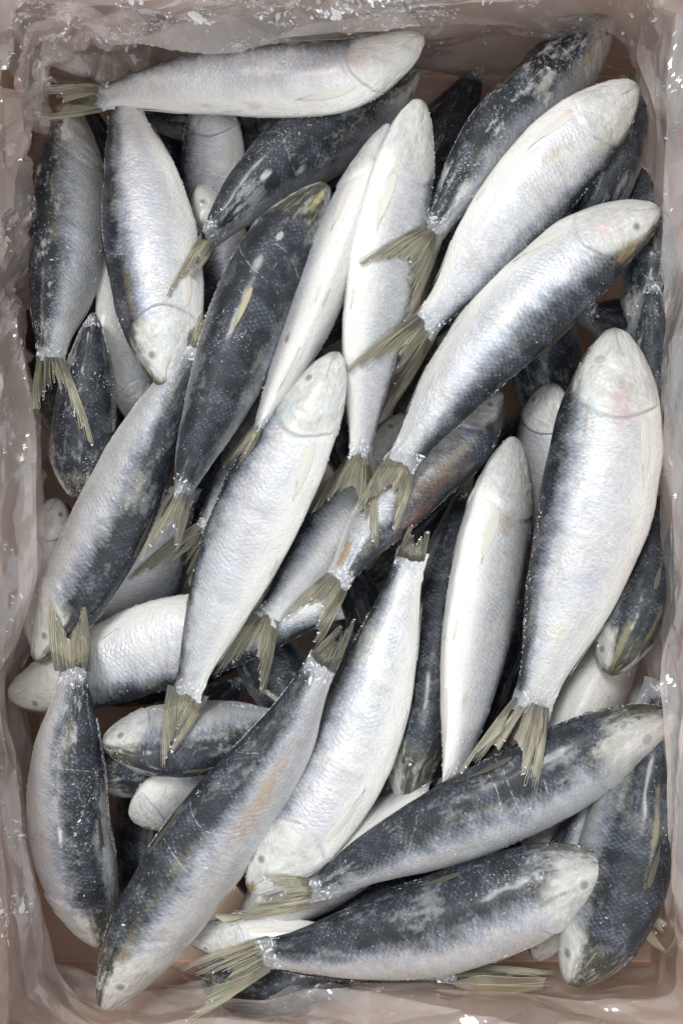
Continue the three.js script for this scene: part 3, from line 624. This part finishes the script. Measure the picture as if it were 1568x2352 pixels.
sardine({ ...low, line: [[430, 1120], [370, 1250], [310, 1400], [230, 1560]], width: 190, roll: 130, back: 0.3, label: 'grey-white belly in the hollow beside the tattered spread tail' });
sardine({ ...low, line: [[170, 1420], [205, 1280], [240, 1120], [268, 962]], width: 130, roll: 110, back: 0.3, label: 'ivory snout rising between the icy black head and the steel-blue back' });
sardine({ ...low, line: [[115, 1560], [120, 1420], [128, 1280], [132, 1142]], width: 150, roll: -95, back: 0.28, frost: 0.7, pupil: [0.18, 0.18, 0.17], label: 'frosted white head with a small dark eye against the film' });
sardine({ line: [[215, 720], [205, 850], [190, 990], [178, 1145]], width: 145, roll: 8, frost: 0.6, own: false, crystals: 1.4, rimeR: 1.2, cracks: 0, marks: [[165, 1060, 75, 18, [0.22, 0.20, 0.12], 0.8], [130, 1000, 70, 30, [0.4, 0.36, 0.3], 0.6]], label: 'icy black head pointing down below a ragged olive tail' });
sardine({ ...low, line: [[1480, 1320], [1400, 1500], [1330, 1640], [1270, 1800]], width: 160, roll: 165, back: 0.28, label: 'pale belly with a small fin just above the steel-grey head by the film' });
sardine({ line: [[1490, 1120], [1485, 1260], [1450, 1410], [1398, 1550]], width: 150, roll: 5, frost: 0.1, crystals: 0.4, cracks: 0, snout: 1, tail: [[1495, 1080], [1500, 1060]], marks: [[1427, 1480, 60, 13, [0.20, 0.19, 0.11], 0.9], [1500, 1440, 40, 10, [0.2, 0.18, 0.1], 0.6]], label: 'black-backed fish seen from above, olive skull windows, beside the broad white one' });
sardine({ line: [[560, 880], [540, 740], [500, 580], [458, 424]], width: 155, roll: 70, frost: 0.2, marks: [[470, 470, 60, 40, PALE, 0.8]], label: 'fish whose pale cheek peeks out beside the speckled charcoal tail' });
sardine({ line: [[1070, 1110], [1020, 1300], [985, 1500], [955, 1680], [925, 1850]], width: 165, roll: 12, frost: 0.25, crystals: 0.8, cracks: 1, tail: [[1075, 1030], [1090, 1060]], finFrost: 0.3, label: 'long black back running down between two white bellies' });
sardine({ line: [[690, 1650], [560, 1680], [400, 1700], [235, 1705]], width: 165, roll: 35, frost: 0.5, crystals: 0.8, tail: [[690, 1560], [600, 1580]], label: 'dusky grey fish lying crosswise in the shade under the long drooping tail' });
sardine({ line: [[1000, 1800], [870, 1910], [730, 2010], [560, 2100]], width: 185, drop: 0.014, roll: 168, back: 0.24, frost: 0.2, crystals: 0.6, label: 'smooth pale belly under the white head with an ochre snout' });
sardine({ line: [[1050, 2240], [860, 2215], [640, 2175], [420, 2150]], width: 125, roll: 100, frost: 0.4, tail: [[1275, 2236], [1265, 2258]], fray: 0.08, finFrost: 0.3, label: 'fish of which a straight narrow tail lies along the film under the slate back' });
sardine({ line: [[1505, 1560], [1478, 1740], [1440, 1950], [1385, 2110], [1305, 2262]], width: 200, roll: 12, frost: 0.2, crystals: 0.6, marks: [[1500, 1920, 90, 8, YELLOW, 0.5], [1300, 2170, 50, 40, PALE, 0.5]], label: 'steel-black back running under the heads of two crosswise fish' });
// middle layer
sardine({ line: [[115, 838], [122, 740], [148, 580], [158, 430], [172, 250]], width: 168, roll: 52, frost: 0.95, crystals: 1.3, rimeR: 1.1, eyes: 0, tail: [[75, 945], [215, 1030]], fray: 0.4, finFrost: 0.9, finBase: 1.1, label: 'frost-grey striped fish along the film, ragged olive tail hanging over an icy head' });
sardine({ line: [[780, 1385], [600, 1440], [420, 1478], [250, 1535], [120, 1580], [18, 1598]], width: 205, roll: 100, back: 0.34, frost: 0.25, rimeL: 0.8, marks: [[60, 1590, 70, 60, [0.6, 0.61, 0.55], 0.5]], label: 'bright silver flank lying crosswise under an upright olive tail, snout at the film' });
sardine({ line: [[462, 1228], [540, 1090], [620, 950], [710, 800]], width: 135, roll: 105, frost: 0.2, crystals: 0.5, tail: [[290, 1335], [425, 1400]], fray: 0.3, finFrost: 0.25, marks: [[470, 1220, 40, 40, DARK, 0.6]], label: 'bluish narrow fish with a wide tattered tail spread over the hollow' });
sardine({ line: [[455, 780], [395, 900], [325, 1060], [250, 1220], [170, 1365], [82, 1520]], width: 195, roll: 58, back: 0.36, frost: 0.3, rimeR: 1.0, tail: [[500, 680], [470, 640]], snout: 0.9, marks: [[430, 960, 22, 10, [0.6, 0.58, 0.45], 0.9], [425, 1155, 14, 5, ICE, 0.9]], label: 'steel-blue backed fish with dark-tipped snout, partly under the yellow-finned black back' });
sardine({ line: [[282, 208], [296, 300], [322, 440], [345, 620], [368, 760], [384, 892]], width: 218, roll: -92, back: 0.36, frost: 0.15, snout: 1, crystals: 0.8, rimeL: 0.5, marks: [[300, 690, 60, 10, OCHRE, 0.2], [340, 690, 40, 26, [0.34, 0.36, 0.46], 0.5]], label: 'bright white-bellied fish head down with blue-black back, under the rime-furred crosswise one' });
sardine({ line: [[470, 560], [560, 455], [680, 352], [800, 268], [960, 165]], width: 178, roll: 12, frost: 0.5, crystals: 1.3, cracks: 2, tail: [[382, 688], [440, 640]], finBase: 1.3, marks: [[612, 405, 16, 10, PALE, 0.8], [690, 390, 14, 10, PALE, 0.6], [545, 480, 12, 8, PALE, 0.5]], label: 'charcoal fish speckled with pale spots, tail drooping onto the white head' });
sardine({ line: [[412, 1155], [450, 1040], [500, 920], [548, 790], [610, 645], [675, 530], [752, 424]], width: 182, roll: 2, frost: 0.22, crystals: 1.2, rimeR: 0.6, tail: [[325, 1290], [405, 1270]], finBase: 1.2, cracks: 1, finTint: [0.46, 0.42, 0.23], finUp: 0.001, marks: [[640, 540, 11, 8, [0.5, 0.5, 0.46], 0.8, 0.3], [735, 452, 36, 16, [0.45, 0.40, 0.22], 0.9], [600, 600, 20, 10, ICE, 0.35]], label: 'black-backed fish seen from above with a yellow folded fin along its spine' });
sardine({ line: [[585, 1000], [640, 890], [700, 760], [765, 600], [828, 440], [893, 285]], width: 124, roll: 172, back: 0.26, frost: 0.1, crystals: 0.4, tail: [[515, 1075], [525, 1130]], fray: 0.2, marks: [[660, 780, 9, 8, [0.35, 0.13, 0.07], 0.9]], label: 'slender grey-white fish lying belly up beside the black back with a yellow fin' });
sardine({ line: [[606, 1425], [690, 1310], [775, 1200], [850, 1090], [930, 950]], width: 160, roll: 92, back: 0.3, frost: 0.1, crystals: 0.4, tail: [[492, 1560], [600, 1600]], fray: 0.2, marks: [[640, 1420, 40, 50, ICE, 0.4]], label: 'pale blue tail end with two blunt olive lobes beside the fish with a round wound' });
sardine({ line: [[768, 1345], [850, 1225], [950, 1115], [1055, 1015], [1150, 900]], width: 170, roll: -62, back: 0.34, frost: 0.2, tail: [[650, 1420], [718, 1495]], fray: 0.25, finFrost: 0.9, rimeR: 1.2, marks: [[790, 1272, 28, 24, TAN, 1.2, 0.2], [955, 1185, 50, 30, RED, 0.5], [880, 1270, 90, 24, BROWN, 0.8], [1000, 1090, 80, 40, BROWN, 0.5], [1060, 1030, 50, 12, OCHRE, 0.3]], label: 'brownish fish with a round tan wound and a red bruise near its frosted tail' });
sardine({ line: [[1035, 1815], [1070, 1610], [1108, 1400], [1145, 1190], [1182, 1003]], width: 185, roll: -142, back: 0.32, frost: 0.1, crystals: 0.4, marks: [[1165, 1200, 26, 16, TAN, 0.5], [1062, 1610, 20, 8, [0.4, 0.33, 0.25], 0.6]], label: 'slim white fish belly up with a long fold along its belly' });
// top layer
sardine({ line: [[826, 1066], [838, 920], [866, 720], [905, 500], [940, 340], [966, 228]], width: 172, roll: -138, back: 0.32, frost: 0.08, crystals: 0.35, eyes: 0, tail: [[715, 1180], [862, 1262]], fray: 0.2, finFrost: 0.5, marks: [[890, 440, 60, 10, [0.45, 0.42, 0.30], 0.7]], label: 'smooth white belly-up fish with two spread tails laid across it' });
sardine({ line: [[985, 548], [1060, 425], [1150, 305], [1260, 190], [1340, 110], [1405, 40]], width: 172, roll: 42, frost: 1.0, crystals: 2.2, rimeR: 0.8, cracks: 0, tail: [[818, 608], [928, 745]], finFrost: 0.3, marks: [[1345, 140, 26, 14, OCHRE, 0.8], [1250, 195, 24, 9, [0.5, 0.49, 0.42], 0.8], [1180, 330, 18, 10, [0.5, 0.48, 0.4], 0.6], [1060, 430, 26, 10, [0.5, 0.48, 0.38], 0.6]], label: 'frosty grey fish with its white snout tucked under the film fold in the corner' });
sardine({ line: [[965, 760], [1050, 665], [1155, 530], [1270, 395], [1375, 285], [1462, 192]], width: 195, roll: -108, back: 0.32, frost: 0.15, crystals: 0.6, rimeR: 0.9, tail: [[788, 858], [888, 945]], fray: 0.22, eyes: 0, marks: [[1385, 330, 40, 20, [0.4, 0.36, 0.26], 0.5], [1290, 275, 12, 6, TAN, 0.6], [1310, 255, 14, 6, TAN, 0.5], [1270, 350, 30, 8, OCHRE, 0.3]], label: 'large white-bellied fish with dark lower edge, lying along the frosty grey one' });
sardine({ line: [[425, 1612], [468, 1470], [548, 1255], [638, 1072], [705, 945], [778, 808]], width: 198, roll: 112, back: 0.3, frost: 0.12, crystals: 0.5, tail: [[372, 1775], [392, 1730]], finBase: 1.5, marks: [[655, 965, 40, 24, [0.36, 0.34, 0.26], 0.5], [665, 950, 30, 10, [0.42, 0.56, 0.60], 0.6]], label: 'big white fish below the black back, its long narrow tail drooping straight' });
sardine({ line: [[912, 1078], [1000, 952], [1120, 805], [1260, 665], [1390, 555], [1515, 478]], width: 212, roll: -82, back: 0.36, frost: 0.12, crystals: 0.7, rimeR: 1.2, tail: [[812, 1180], [905, 1225]], fray: 0.3, finFrost: 0.4, marks: [[1385, 520, 36, 16, PINK, 0.4], [1440, 580, 40, 16, OCHRE, 0.5], [1310, 830, 70, 10, YELLOW, 0.5]], label: 'glossy silver fish with black speckled back, its rimed edge touching the broadest fish' });
sardine({ line: [[948, 1262], [905, 1400], [845, 1580], [770, 1765], [690, 1900], [572, 2048]], width: 208, roll: -108, back: 0.32, frost: 0.12, crystals: 0.5, rimeL: 0.5, tail: [[945, 1205], [985, 1215]], finTone: 0.6, finBase: 0.9, snout: 1, marks: [[640, 1850, 40, 16, OCHRE, 0.4], [575, 2040, 22, 16, [0.2, 0.14, 0.05], 0.9], [850, 1470, 40, 40, [0.66, 0.66, 0.5], 0.3]], label: 'bright white fish hanging head down with an ochre-tipped snout' });
sardine({ line: [[168, 1522], [166, 1640], [160, 1790], [172, 1960], [228, 2172]], width: 218, roll: 50, back: 0.34, thick: 0.7, frost: 0.65, crystals: 1.8, rimeR: 1.4, eyes: 0, tail: [[112, 1372], [192, 1390]], finFrost: 0.3, finBase: 1.2, fray: 0.1, marks: [[250, 1960, 130, 34, ICE, 0.6, 1], [135, 1920, 20, 6, ICE, 0.8]], label: 'upright fish with white side and heavily rimed dark back, tail against steel-blue one' });
sardine({ line: [[750, 1504], [656, 1678], [545, 1840], [425, 2010], [325, 2170], [238, 2318]], width: 222, roll: -58, back: 0.35, frost: 0.3, crystals: 0.8, rimeL: 1.2, cracks: 4, tail: [[788, 1432], [812, 1424]], finTone: 0.6, fray: 0.2, finFrost: 0.3, snout: 0.1, marks: [[600, 1830, 110, 26, [0.48, 0.36, 0.24], 0.7, 0.9], [290, 2180, 50, 14, OCHRE, 0.25]], label: 'large dark-backed fish with a tan streak along its flank' });
sardine({ line: [[705, 2062], [850, 1975], [1000, 1908], [1150, 1838], [1250, 1788], [1400, 1708], [1552, 1640]], width: 232, roll: 55, back: 0.37, frost: 0.35, crystals: 0.9, cracks: 4, tail: [[480, 2112], [600, 2012]], fray: 0.25, finFrost: 0.9, marks: [[1455, 1690, 85, 60, [0.6, 0.6, 0.57], 0.7], [1390, 1730, 60, 14, [0.4, 0.37, 0.3], 0.25]], pupil: [0.34, 0.35, 0.35], label: 'grey fish with cracked glaze lying crosswise, its eyed head at the film' });
sardine({ line: [[1212, 1640], [1258, 1490], [1322, 1270], [1368, 1070], [1392, 900], [1412, 752]], width: 248, roll: 104, back: 0.28, frost: 0.12, crystals: 0.5, tail: [[1045, 1790], [1218, 1865]], fray: 0.3, finFrost: 0.9, pupil: [0.38, 0.39, 0.38], marks: [[1432, 925, 42, 22, ROSE, 0.5, 1], [1345, 965, 40, 6, [0.3, 0.17, 0.1], 0.8], [1365, 940, 40, 18, [0.5, 0.6, 0.6], 0.5], [1285, 1440, 60, 40, [0.62, 0.6, 0.42], 0.3, 1], [1240, 1560, 60, 40, [0.55, 0.53, 0.36], 0.3, 1]], label: 'broadest white fish, with a faint rose blush on its cheek' });
sardine({ line: [[592, 2192], [720, 2180], [850, 2156], [1000, 2119], [1150, 2074], [1300, 2018], [1414, 1994]], width: 250, roll: 66, back: 0.38, thick: 0.74, frost: 0.35, crystals: 1.2, tail: [[388, 2232], [430, 2345]], fray: 0.4, finFrost: 1, rimeL: 0.4, cracks: 1, marks: [[1330, 1985, 80, 60, [0.66, 0.67, 0.66], 0.6], [1275, 2060, 50, 5, [0.25, 0.2, 0.15], 0.8]], label: 'crosswise fish with slate back, frosted blunt head and ragged tail on the film fold' });
sardine({ line: [[208, 230], [330, 205], [480, 186], [640, 180], [790, 165], [895, 125], [972, 78]], width: 182, roll: 106, back: 0.32, frost: 0.6, crystals: 0.8, rimeR: 2.4, eyes: 0, tail: [[92, 205], [62, 275]], fray: 0.25, finFrost: 0.4, marks: [[900, 130, 90, 60, [0.66, 0.65, 0.6], 0.6], [585, 240, 14, 10, [0.4, 0.33, 0.25], 0.6], [470, 240, 12, 9, [0.4, 0.35, 0.3], 0.6], [825, 125, 34, 20, [0.6, 0.46, 0.42], 0.5]], label: 'crosswise white fish furred with rime, tail against the crumpled film' });

// small filler fish added on bare carton floor, dark backs up to darken gaps
{
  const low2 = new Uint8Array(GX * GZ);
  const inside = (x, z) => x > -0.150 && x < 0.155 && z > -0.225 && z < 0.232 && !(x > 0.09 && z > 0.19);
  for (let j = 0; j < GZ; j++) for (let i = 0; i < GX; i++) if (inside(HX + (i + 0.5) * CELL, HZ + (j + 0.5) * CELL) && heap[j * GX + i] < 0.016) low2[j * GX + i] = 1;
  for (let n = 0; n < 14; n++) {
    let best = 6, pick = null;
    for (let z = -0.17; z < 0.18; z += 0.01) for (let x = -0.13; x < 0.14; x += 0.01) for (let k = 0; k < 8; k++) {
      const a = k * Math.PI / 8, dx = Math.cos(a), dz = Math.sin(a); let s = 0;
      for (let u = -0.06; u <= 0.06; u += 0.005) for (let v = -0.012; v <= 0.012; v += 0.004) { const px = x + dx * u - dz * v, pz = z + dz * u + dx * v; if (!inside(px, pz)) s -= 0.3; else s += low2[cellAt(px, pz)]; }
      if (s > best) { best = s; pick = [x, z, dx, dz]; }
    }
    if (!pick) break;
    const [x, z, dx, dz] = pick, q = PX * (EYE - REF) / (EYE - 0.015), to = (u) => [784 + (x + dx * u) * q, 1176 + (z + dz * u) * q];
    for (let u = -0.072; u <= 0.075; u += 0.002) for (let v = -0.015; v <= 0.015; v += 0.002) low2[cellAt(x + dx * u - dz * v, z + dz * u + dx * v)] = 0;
    sardine({ ...low, line: [to(-0.072), to(-0.02), to(0.03), to(0.075)], width: 118, roll: 25 - 50 * (n % 2), floor: true, drop: 0, eyes: 0, label: GAP_FILLER });
  }
}

renderer.render(scene, camera);
